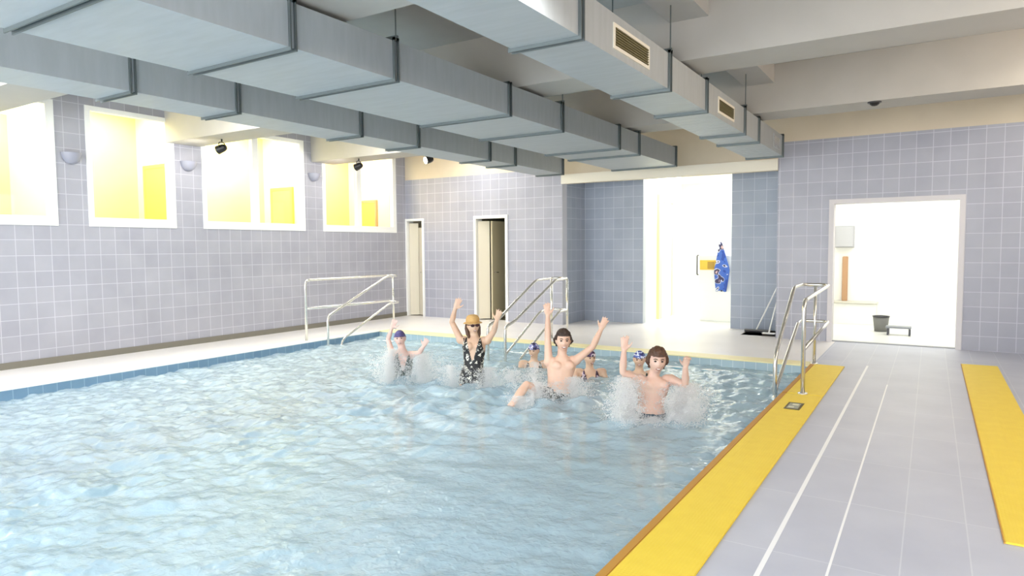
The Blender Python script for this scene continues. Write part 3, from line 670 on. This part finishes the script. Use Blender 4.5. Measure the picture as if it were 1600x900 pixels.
def person(key, label, J, k=1.0, look=(0, 0), skin=None, suit=None, hair=None, cap=None, male=True, hand_curl=(0, 0), hands=True, voxel=.0075):
    J = {n: V(p) for n, p in J.items()}
    lo = min(J['pelvis'].z-.9, PZ+.0)
    root = thing('person', label, 'person', (J['pelvis'].x, J['pelvis'].y, PZ))
    bm = bmesh.new()
    side = (J['shr']-J['shl']).normalized(); spine = (J['neck']-J['pelvis']).normalized(); front = side.cross(spine).normalized()
    if front.dot(FACE) < 0: front = -front
    side_t = side
    g = 1.0 if male else .93
    sw = (J['shr']-J['shl']).length/2
    pel, wai, che, nek = J['pelvis'], J['waist'], J['chest'], J['neck']
    cro = pel - spine*.09*k
    mid_s = (J['shl']+J['shr'])/2
    hw = (.165 if male else .172)*k
    pts = [cro, pel-spine*.02, pel+spine*.06*k, wai, (wai+che)/2, che, che*.5+mid_s*.5, mid_s, mid_s*.45+nek*.55, nek]
    wid = [hw*.70, hw, hw*.98, (.140 if male else .122)*k, (.152 if male else .132)*k, (.172 if male else .15)*k, (.18 if male else .155)*k, max(.12*k, sw*.92), .085*k, .055*k]
    dep = [.085, .105, .10, .092, .10, .112, .112, .085, .070, .055]
    # elliptical loft
    rings = []
    for p, w_, d_ in zip(pts, wid, dep):
        d_ *= k; rings.append([bm.verts.new(p + side_t*w_*math.cos(2*PI*q/20) + front*d_*math.sin(2*PI*q/20)*(1.0)) for q in range(20)])
    for r0, r1 in zip(rings, rings[1:]):
        for q in range(20): bm.faces.new((r0[q], r0[(q+1) % 20], r1[(q+1) % 20], r1[q]))
    bm.faces.new(rings[0]); bm.faces.new(rings[-1])
    if not male:
        for s in (-1, 1): ellipsoid(bm, che + spine*.03*k + side_t*s*.066*k + front*.085*k, (.062*k, .055*k, .058*k), None, 14, 10)
    else:
        for s in (-1, 1): ellipsoid(bm, che + spine*.055*k + side_t*s*.075*k + front*.062*k, (.082*k, .052*k, .062*k), None, 14, 10)
    bones = [('torso', pel, mid_s)]
    # neck and head
    hc = J['head']; up_h = (hc - nek).normalized(); up_h = (up_h*.35 + UP*.65).normalized()
    f0 = (FACE + RIGHT*look[0] + UP*look[1]); f0 = (f0 - up_h*f0.dot(up_h)).normalized(); r0 = f0.cross(up_h).normalized()
    hk = J.get('hk', V((1,0,0))).x
    tube(bm, [nek-spine*.06*k, nek, hc-up_h*.05*hk-f0*.018], [.066*k, .056*k, .054*hk], 14)
    ax = (r0, f0, up_h); head_mesh(bm, hc, ax, hk)
    bones.append(('head', hc-up_h*.05*hk, hc+up_h*.05*hk))
    # arms
    for sd, s in (('l', -1), ('r', 1)):
        sh, el, wr, tp = (J.get(n+sd) for n in ('sh', 'el', 'wr', 'tip'))
        if el is None: continue
        inn = sh*.75 + mid_s*.25
        tube(bm, [inn, sh, sh*.62+el*.38, el, el*.65+wr*.35, wr], [.062*k*g, .058*k*g, .048*k*g, .039*k*g, .041*k*g, .027*k*g], 14, round_ends=True)
        ellipsoid(bm, sh, (.062*k*g,)*3, None, 14, 10)
        bones += [('arm', sh, el), ('arm', el, wr)]
        if hands:
            hd = (tp-wr); pn = FACE
            hand(bm, wr, tp, pn, k*.98, -s if True else s, hand_curl[0 if sd == 'l' else 1])
            bones.append(('arm', wr, tp))
    # legs
    for sd, s in (('l', -1), ('r', 1)):
        hp = J['hip'+sd]
        kn = J.get('knee'+sd, V((hp.x, hp.y, hp.z)) - UP*.40*k + front*.06 + side_t*s*.02)
        an = J.get('an'+sd, V((kn.x, kn.y, max(PZ+.075*k, kn.z-.40*k))) - front*.05)
        to = J.get('toe'+sd, an + front*.15*k - UP*.045*k)
        tube(bm, [hp+UP*.02, hp*.6+kn*.4, kn, kn*.65+an*.35, an], [.088*k, .074*k, .054*k, .054*k, .036*k], 16, round_ends=True)
        fd = (to-an).normalized(); sdv = fd.cross(front if abs(fd.dot(front)) < .8 else UP).normalized()
        tube(bm, [an-fd*.045*k, an+fd*.04*k, to-fd*.02, to+fd*.03*k], [.034*k, .040*k, .042*k, .030*k], 12, side=sdv, flat=.75, round_ends=True)
        bones += [('thigh', hp, kn), ('shin', kn, an)]
    body_me = remesh(bm, voxel)
    body = obj('body', body_me, skin, root, True)
    def bone(c):
        best = None
        for nme, a, b in bones:
            d_, t = seg_dist(c, a, b)
            d_ -= {'torso': .10, 'head': .06, 'arm': .04, 'thigh': .065, 'shin': .05}[nme]*k
            if best is None or d_ < best[0]: best = (d_, nme, t)
        return best
    def hl(c):
        q = c-hc; return V((q.dot(r0), q.dot(f0), q.dot(up_h)))/hk
    # face
    R_ = Matrix(ax).transposed()
    def hp_(x, y, z): return hc + R_ @ V((x, y, z))*hk
    M_eye = mat(key+'_eye_dark', (40,30,26), .3); M_mouth = mat(key+'_mouth', (150,84,78), .5); M_brow = hair[1] if hair else mat(key+'_brow', (70,50,40), .7)
    if J.get('glasses') is None:
        for s in (-1, 1):
            bm = bmesh.new(); ellipsoid(bm, hp_(s*.031, .078, .010), (.0125*hk, .008*hk, .0075*hk), ax, 12, 8); obj('eye', bm, M_eye, body, True)
            bm = bmesh.new(); tube(bm, [hp_(s*.014, .091, .029), hp_(s*.031, .088, .035), hp_(s*.048, .078, .029)], [.003*hk, .0042*hk, .003*hk], 8); obj('eyebrow', bm, M_brow, body, True)
    bm = bmesh.new(); ellipsoid(bm, hp_(0, .084, -.060), (.024*hk, .010*hk, .010*hk), ax, 14, 8); obj('mouth', bm, M_mouth, body, True)
    bm = bmesh.new(); ellipsoid(bm, hp_(0, .0905, -.057), (.018*hk, .006*hk, .0042*hk), ax, 12, 8); obj('teeth', bm, M_white, body, True)
    # hair or cap
    if hair:
        style, hm = hair
        def kh(c, n):
            b = bone(c)
            q = hl(c)
            if q.length > .16 or b[1] == 'arm': return False
            if style == 'short': return q.z > .058 - max(0, -q.y)*.0 + (0 if q.y > .03 else -.05) - (.075 if q.y < -.025 else 0) or (q.y < .0 and q.z > -.03 and abs(q.x) > .05 and q.y < .02)
            if style == 'fringe': return q.z > (.050 if q.y > .03 else (-.022 if q.y > -.01 else -.075))
            return q.z > (.055 if q.y > .02 else -.10)
        shell(body_me, kh, .016*hk, 'hair', hm, body, .012)
    if cap:
        def kc(c, n):
            q = hl(c); return q.length < .16 and q.z > (.030 if q.y > .0 else .030 + q.y*.75) and bone(c)[1] != 'arm'
        shell(body_me, kc, .009*hk, 'swim_cap', cap, body)
    # clothing
    if suit:
        style, sm = suit
        ln = (mid_s-pel).length
        def ks(c, n):
            b = bone(c)
            q = c - pel; t = q.dot(spine)/ln; u = q.dot(side_t)/k; w_ = q.dot(front)
            if b[1] in ('head', 'arm', 'shin'): 
                return style == 'one_piece' and b[1] == 'arm' and b[2] < .05 and t < 1.05 and abs(u) < .125 and abs(u) > .07
            if style == 'trunks':
                return (b[1] == 'thigh' and b[2] < .62) or (b[1] == 'torso' and t < .16)
            if b[1] == 'thigh': return b[2] < .12 and (abs(u) < .12 or t > -.1)
            if t > 1.05: return False
            if t > .52:
                au = abs(u)
                if w_ > 0: return (au > .012 + (t-.52)*.14) and au < .165 - (t-.62)*.16 if t > .62 else au > .012 + (t-.52)*.14
                return t < .75 or .05 < au < .12
            return True
        shell(body_me, ks, .007, 'swimsuit' if style == 'one_piece' else 'swim_trunks', sm, body)
    return root, body, hp_, ax, hk

SK1 = skin_mat('skin_pink', (224,194,182), (212,174,160)); SK2 = skin_mat('skin_warm', (216,184,158), (206,164,138))
SK3 = skin_mat('skin_tan', (214,180,158), (204,162,140)); SK4 = skin_mat('skin_peach', (212,180,162), (202,160,144))
SUIT_BW = pattern_mat('black_floral_suit', [(38,38,40), (26,27,28), (214,212,200), (30,30,32)], 26, [.45, .575, .66])
SUIT_G = pattern_mat('dark_green_suit', [(34,42,42), (60,78,72), (206,206,204), (26,30,30)], 24, [.42, .60, .68])
TR_BW = pattern_mat('black_white_trunks', [(40,44,42), (30,32,30), (224,224,220), (44,46,44)], 22, [.42, .52, .62])
TR_BL = mat('dark_blue_trunks', (52,74,88), .6)
CAP1 = pattern_mat('violet_cap', [(84,76,124), (98,90,140), (70,64,108)], 12, [.45, .6])
CAP_F1 = pattern_mat('blue_flower_cap', [(42,34,56), (88,92,150), (222,220,236), (110,112,180)], 20, [.42, .53, .63])
CAP_F2 = pattern_mat('plum_flower_cap', [(52,36,66), (96,66,100), (234,226,232), (60,46,70)], 20, [.44, .55, .64])
CAP_F3 = pattern_mat('navy_white_cap', [(48,54,110), (96,112,180), (232,236,246), (70,80,150)], 18, [.44, .54, .64])
HAIR_D = noisy(mat('dark_brown_hair', (60,44,34), .6), (44,32,26), 40, .8); HAIR_B = noisy(mat('brown_hair', (92,62,44), .6), (66,44,32), 40, .8)

hp1 = dict(head=(-5.672,6.352,.411), neck=(-5.648,6.359,.290), shl=(-5.750,6.289,.218), shr=(-5.535,6.424,.208), chest=(-5.638,6.355,.130), waist=(-5.627,6.350,-.04), pelvis=(-5.622,6.341,-.20), hipl=(-5.680,6.304,-.25), hipr=(-5.567,6.374,-.25),
  ell=(-5.815,6.289,.400), wrl=(-5.744,6.281,.545), tipl=(-5.679,6.296,.676), elr=(-5.384,6.380,.250), wrr=(-5.275,6.337,.344), tipr=(-5.199,6.321,.446), hk=(.87,0,0))
person('violet_cap', 'person in a violet swim cap and dark suit, leftmost in the pool', hp1, .84, (.05, 0), SK1, ('one_piece', SUIT_G), None, CAP1, False)
hp2 = dict(head=(-4.691,6.569,.606), neck=(-4.675,6.570,.482), shl=(-4.815,6.479,.437), shr=(-4.539,6.651,.427), chest=(-4.672,6.563,.335), waist=(-4.673,6.546,.134), pelvis=(-4.681,6.528,-.052), hipl=(-4.752,6.480,-.11), hipr=(-4.604,6.573,-.11),
  ell=(-4.891,6.411,.658), wrl=(-4.808,6.368,.821), tipl=(-4.754,6.388,.951), elr=(-4.429,6.635,.552), wrr=(-4.340,6.559,.688), tipr=(-4.289,6.552,.812), hk=(.92,0,0), glasses=(1,0,0))
r2, b2, h2, ax2, hk2 = person('tan_hat', 'person in a tan sun hat, sunglasses and black floral swimsuit, both arms raised', hp2, .92, (.35, -.05), SK2, ('one_piece', SUIT_BW), None, None, False)
# sun hat, sunglasses, hair
def ring_loft(bm, rows, n=28, jitter=0):
    prev = None
    for (c, ra, rb, a_, b_) in rows:
        cur = [bm.verts.new(c + a_*ra*math.cos(2*PI*q/n) + b_*rb*math.sin(2*PI*q/n)) for q in range(n)]
        if prev:
            for q in range(n): bm.faces.new((prev[q], prev[(q+1) % n], cur[(q+1) % n], cur[q]))
        prev = cur
    return prev
u2, f2, r_2 = ax2[2], ax2[1], ax2[0]
M_hat = noisy(mat('tan_straw', (206,166,106), .8), (190,148,90), 60, .6)
bm = bmesh.new(); c0 = h2(0, -.004, .052)
last = ring_loft(bm, [(c0-u2*.004, .088*hk2, .100*hk2, r_2, f2), (c0+u2*.012, .092*hk2, .104*hk2, r_2, f2), (c0+u2*.045, .088*hk2, .100*hk2, r_2, f2), (c0+u2*.075, .070*hk2, .080*hk2, r_2, f2), (c0+u2*.088, .040*hk2, .046*hk2, r_2, f2), (c0+u2*.090, .004, .004, r_2, f2)])
hat = obj('sun_hat', bm, M_hat, b2, True)
bm = bmesh.new(); ring_loft(bm, [(c0+u2*.002, .086*hk2, .098*hk2, r_2, f2), (c0-u2*.004, .110*hk2, .128*hk2, r_2, f2), (c0-u2*.012, .125*hk2, .150*hk2, r_2, f2), (c0-u2*.016, .125*hk2, .150*hk2, r_2, f2), (c0-u2*.008, .110*hk2, .128*hk2, r_2, f2), (c0-u2*.004, .086*hk2, .098*hk2, r_2, f2)])
obj('hat_brim', bm, M_hat, hat, True)
M_shade = mat('dark_lens', (50,22,28), .15)
sg = bmesh.new(); tube(sg, [h2(-.080, .0, .016), h2(-.070, .060, .016), h2(-.03, .100, .018), h2(0, .108, .016), h2(.03, .100, .018), h2(.070, .060, .016), h2(.080, .0, .016)], .004, 8)
sgo = obj('sunglasses', sg, M_shade, b2, True)
for s in (-1, 1):
    bm = bmesh.new(); ellipsoid(bm, h2(s*.032, .097, .010), (.027*hk2, .008*hk2, .018*hk2), ax2, 14, 8); obj('lens', bm, M_shade, sgo, True)
bm = bmesh.new()
for s in (-1, 1): tube(bm, [h2(s*.072, -.03, .04), h2(s*.082, -.02, -.03), h2(s*.075, .0, -.11), h2(s*.062, .035, -.17)], [.022, .026, .024, .010], 10)
tube(bm, [h2(0, -.075, .05), h2(0, -.10, -.02), h2(0, -.095, -.11), h2(0, -.08, -.18)], [.05, .062, .055, .03], 12)
obj('hair', bm, HAIR_B, b2, True)

hp3 = dict(head=(-3.458,6.568,.510), neck=(-3.480,6.578,.352), shl=(-3.605,6.493,.271), shr=(-3.345,6.659,.285), chest=(-3.477,6.556,.179), waist=(-3.497,6.531,.008), pelvis=(-3.496,6.498,-.131), hipl=(-3.545,6.430,-.11), hipr=(-3.422,6.541,-.18),
  ell=(-3.614,6.496,.545), wrl=(-3.595,6.465,.786), tipl=(-3.609,6.448,1.0), elr=(-3.178,6.738,.437), wrr=(-3.071,6.725,.638), tipr=(-2.996,6.763,.830), kneel=(-3.643,6.065,.076), anl=(-3.660,5.807,-.081), toel=(-3.698,5.705,-.171), hk=(1.04,0,0))
person('dark_hair', 'dark haired bare-chested person kicking one leg out of the water', hp3, .92, (.05, 0), SK3, ('trunks', TR_BW), ('short', HAIR_D), None, True)
hp4 = dict(head=(-2.181,6.054,.470), neck=(-2.226,6.083,.315), shl=(-2.365,5.995,.280), shr=(-2.085,6.171,.272), chest=(-2.238,6.093,.185), waist=(-2.254,6.084,.035), pelvis=(-2.264,6.079,-.10), hipl=(-2.325,6.038,-.145), hipr=(-2.195,6.120,-.145),
  ell=(-2.449,5.856,.366), wrl=(-2.413,5.798,.579), tipl=(-2.400,5.796,.773), elr=(-1.931,6.126,.250), wrr=(-1.904,6.036,.431), tipr=(-1.883,6.023,.554), hk=(1.04,0,0))
person('brown_fringe', 'person with a brown fringe, bare chest and blue trunks, nearest the yellow mat, forearms up', hp4, .90, (-.05, -.05), SK4, ('trunks', TR_BL), ('fringe', HAIR_B), None, True, (0, .8))

# three bathers behind, crouched to the neck
def bather(key, label, hx, hy, hz, cap, suit_m, look):
    h = V((hx, hy, hz)); nk = h - UP*.135 - FACE*.02; ml = nk - UP*.05
    J = dict(head=h, neck=nk, shl=ml-RIGHT*.165, shr=ml+RIGHT*.165, chest=ml-UP*.10, waist=ml-UP*.27, pelvis=ml-UP*.43)
    J['hipl'] = J['pelvis']-RIGHT*.08-UP*.03; J['hipr'] = J['pelvis']+RIGHT*.08-UP*.03
    for sd, s in (('l', -1), ('r', 1)):
        J['knee'+sd] = J['hip'+sd]+FACE*.36+RIGHT*s*.05-UP*.02
        J['an'+sd] = V((J['knee'+sd].x, J['knee'+sd].y, PZ+.09)) - FACE*.05
        J['el'+sd] = J['sh'+sd]+RIGHT*s*.07+FACE*.10-UP*.20
        J['wr'+sd] = J['el'+sd]+FACE*.19-RIGHT*s*.02+UP*.10
        J['tip'+sd] = J['wr'+sd]+FACE*.14+RIGHT*s*.0+UP*.03
    J['hk'] = V((.9, 0, 0))
    return person(key, label, {n: tuple(p) for n, p in J.items()}, .9, look, SK2, ('one_piece', suit_m), None, cap, False, voxel=.009)
bather('blue_flower', 'person low in the water in a blue floral swim cap beside the middle handrail', -4.64, 7.94, .12, CAP_F1, SUIT_BW, (-.5, 0))
bather('plum_flower', 'person low in the water in a plum and white floral swim cap and swimsuit', -3.65, 7.66, .142, CAP_F2, pattern_mat('plum_suit', [(60,46,66), (90,70,100), (222,206,216), (50,40,56)], 22, [.44, .52, .64]), (.3, 0))
bather('navy_white', 'person in a navy and white cap half hidden behind the brown fringe', -3.01, 7.72, .165, CAP_F3, SUIT_G, (-.2, 0))

# ------------------------------------------------------------------ splashes: countless droplets
def splash(label, plumes, seed):
    rnd = np.random.default_rng(seed); P = []
    for (cx, cy, r0, r1, z1, n, lean) in plumes:
        n = int(n*.95); t = rnd.random(n)**1.3; z = WZ - .02 + t*(z1-WZ)
        rad = (r0*(1-t) + r1*t)*np.abs(rnd.normal(0, .55, n)); a = rnd.random(n)*2*PI
        x = cx + rad*np.cos(a) + lean[0]*t; y = cy + rad*np.sin(a) + lean[1]*t
        P.append(np.stack([x, y, z, (.0018+.0038*rnd.random(n)**2)], -1))
    for (cx, cy, r0, r1, z1, n, lean) in plumes:
        for q in range(int(n/320)):      # ballistic jets thrown up and out
            a = rnd.random()*2*PI; v = .25 + rnd.random()*.75; m = 70
            t = rnd.random(m)**1.2; h = (max(z1, .05)-WZ)*(.35+.85*rnd.random())
            R0 = r0*(.2+.8*rnd.random()); o_ = R0 + (r0*.9*v)*t
            x = cx + np.cos(a)*o_ + rnd.normal(0, .006, m)*(1+2*t); y = cy + np.sin(a)*o_ + rnd.normal(0, .006, m)*(1+2*t)
            z = WZ - .01 + h*(2*t - t*t*(1+.5*v)) + rnd.normal(0, .006, m)
            P.append(np.stack([x, y, z, .002+.0045*rnd.random(m)**2], -1))
    P = np.concatenate(P); n = len(P)
    oc = np.array([(1,0,0), (-1,0,0), (0,1,0), (0,-1,0), (0,0,1), (0,0,-1)], float)
    fo = np.array([(0,2,4), (2,1,4), (1,3,4), (3,0,4), (2,0,5), (1,2,5), (3,1,5), (0,3,5)])
    co = (P[:, None, :3] + oc[None]*P[:, None, 3:4]).reshape(-1, 3)
    fc = (fo[None] + 6*np.arange(n)[:, None, None]).reshape(-1, 3)
    me = bpy.data.meshes.new('water_splash'); me.vertices.add(len(co)); me.vertices.foreach_set('co', co.ravel())
    me.loops.add(fc.size); me.loops.foreach_set('vertex_index', fc.ravel()); me.polygons.add(len(fc))
    me.polygons.foreach_set('loop_start', np.arange(0, fc.size, 3)); me.polygons.foreach_set('loop_total', np.full(len(fc), 3)); me.update(calc_edges=True)
    o = obj('water_splash', me, M_spray, None, True); tag(o, label, 'splash', 'splashes round the swimmers', 'stuff'); return o
def pl(x, y, du, r0, r1, z1, n, lean=0, df=0):
    p = V((x, y, 0)) + RIGHT*du + FACE*df; l_ = RIGHT*lean
    return (p.x, p.y, r0, r1, z1, n, (l_.x, l_.y))
splash('white spray curtain round the person in the violet cap', [pl(-5.62, 6.34, -.16, .20, .12, .32, 14000, .05, .12), pl(-5.62, 6.34, .24, .26, .20, .26, 18000, .02, .10)], 1)
splash('low white spray round the person in the tan sun hat', [pl(-4.68, 6.53, -.24, .20, .12, .16, 6000, -.03, .05), pl(-4.68, 6.53, .16, .22, .14, .14, 8000, .04, .10), pl(-4.68, 6.53, .48, .24, .14, .08, 4500)], 2)
splash('white spray under the kicked leg of the dark haired person', [pl(-3.52, 6.3, -.10, .22, .14, .12, 9000, 0, .12), pl(-3.50, 6.5, .18, .24, .14, .14, 9000, 0, .08), pl(-3.66, 5.85, .05, .15, .08, .02, 4500), pl(-3.50, 6.6, -.30, .22, .14, .28, 5000)], 3)
splash('tall white plumes either side of the person with the brown fringe', [pl(-2.26, 6.08, -.27, .16, .13, .34, 22000, .02, .12), pl(-2.26, 6.08, .28, .21, .17, .28, 28000, .05, .12), pl(-2.26, 6.08, 0, .28, .2, -.03, 6000, 0, .15)], 4)

# ------------------------------------------------------------------ light
def area(name, loc, rot, sx, sy, power, col=(1,1,1)):
    l = bpy.data.lights.new(name, 'AREA'); l.shape = 'RECTANGLE'; l.size = sx; l.size_y = sy; l.energy = power; l.color = col
    o = bpy.data.objects.new(name, l); C.objects.link(o); o.location = loc; o.rotation_euler = rot; return o
for y, p in ((3.9, 24), (5.6, 28), (8.05, 38), (10.5, 28)):
    area('corridor_lamp', (-11.05, y, 3.9), (0, 0, 0), .8, 1.2, p, (1, .97, .86))
area('changing_lamp', (-3.9, 15.2, 3.25), (0, 0, 0), 2.2, 3.5, 100, (1, 1, .97))
area('washroom_lamp', (0, 13.6, 2.95), (0, 0, 0), 2.5, 2.2, 42, (1, 1, .97))
for x, y, p in ((-8.0, 4.9, 28), (-8.0, 7.8, 28), (-8.0, 10.5, 24), (-8.0, 1.6, 40)):
    area('bay_fill', (x, y, 3.78), (0, 0, 0), .55, 1.3, p*1.15, (1, .99, .96))  # unseen lights added above the left side for fill and water glints
for y, p in ((4.9, 12), (8.0, 10), (9.9, 20), (1.6, 14)):
    area('side_bay_fill', (1.3, y, 3.75), (0, math.radians(-20), 0), .9, 1.4, p, (1, .93, .80))  # added out of view to throw warm light on the right side
area('duct_flank_fill', (2.3, 6.2, 3.0), (0, math.radians(90), 0), .7, 5.5, 55, (1, .80, .58))  # warm fill added for the duct flank, no window behind it
for x, y, z, aim in ((-9.35, 6.37, 3.07, (-1, -.35, -.35)), (-9.26, 9.18, 3.07, (-1, -.2, -.35))):
    l = bpy.data.lights.new('spot', 'SPOT'); l.energy = 14; l.spot_size = 2.2; l.spot_blend = .8; l.shadow_soft_size = .06; l.color = (1, .95, .92)
    o = bpy.data.objects.new('spot_beam', l); C.objects.link(o); o.location = (x, y, z); o.rotation_euler = V(aim).to_track_quat('-Z', 'Y').to_euler()
for x, y, z, tgt, p in ((.6, 3.3, 3.6, (-3.6, 6.4, .1), 260), (-1.2, 2.4, 3.7, (-5.0, 6.4, .1), 220)):
    l = bpy.data.lights.new('splash_fill_spot', 'SPOT'); l.energy = p; l.spot_size = 1.0; l.spot_blend = 1.0; l.shadow_soft_size = .25  # spots added out of view to brighten the splashes and swimmers
    o = bpy.data.objects.new('splash_fill_spot', l); C.objects.link(o); o.location = (x, y, z); o.rotation_euler = (V(tgt)-V((x, y, z))).to_track_quat('-Z', 'Y').to_euler()
w = bpy.data.worlds.new('ambient_fill'); bpy.context.scene.world = w; w.use_nodes = True
w.node_tree.nodes['Background'].inputs[0].default_value = (.93, .97, 1, 1); w.node_tree.nodes['Background'].inputs[1].default_value = 3.8  # even ambient fill entering through the open end behind the camera

# ------------------------------------------------------------------ camera
cam = bpy.data.cameras.new('camera'); co_ = bpy.data.objects.new('camera', cam); C.objects.link(co_)
cam.sensor_width = 36; cam.lens = 1043.2/1600*36; cam.clip_end = 100
yaw, pitch, roll = (math.radians(a) for a in (32.146, 3.468, -.442))
rt = V((math.cos(yaw), math.sin(yaw), 0)); fw = V((-math.sin(yaw), math.cos(yaw), 0))
f_ = fw*math.cos(pitch) - UP*math.sin(pitch); u_ = UP*math.cos(pitch) + fw*math.sin(pitch)
r_ = rt*math.cos(roll) + u_*math.sin(roll); u_ = u_*math.cos(roll) - rt*math.sin(roll)
m4 = Matrix((r_, u_, -f_)).transposed().to_4x4(); m4.translation = V((0, 0, 1.55)); co_.matrix_world = m4
S = bpy.context.scene; S.camera = co_
S.view_settings.view_transform = 'Standard'; S.view_settings.look = 'None'; S.view_settings.gamma = 1; S.view_settings.use_curve_mapping = False
S.view_settings.exposure = 1.0
S.cycles.use_denoising = True; S.cycles.max_bounces = 10; S.cycles.transparent_max_bounces = 24; S.cycles.diffuse_bounces = 7
S.cycles.sample_clamp_indirect = 6
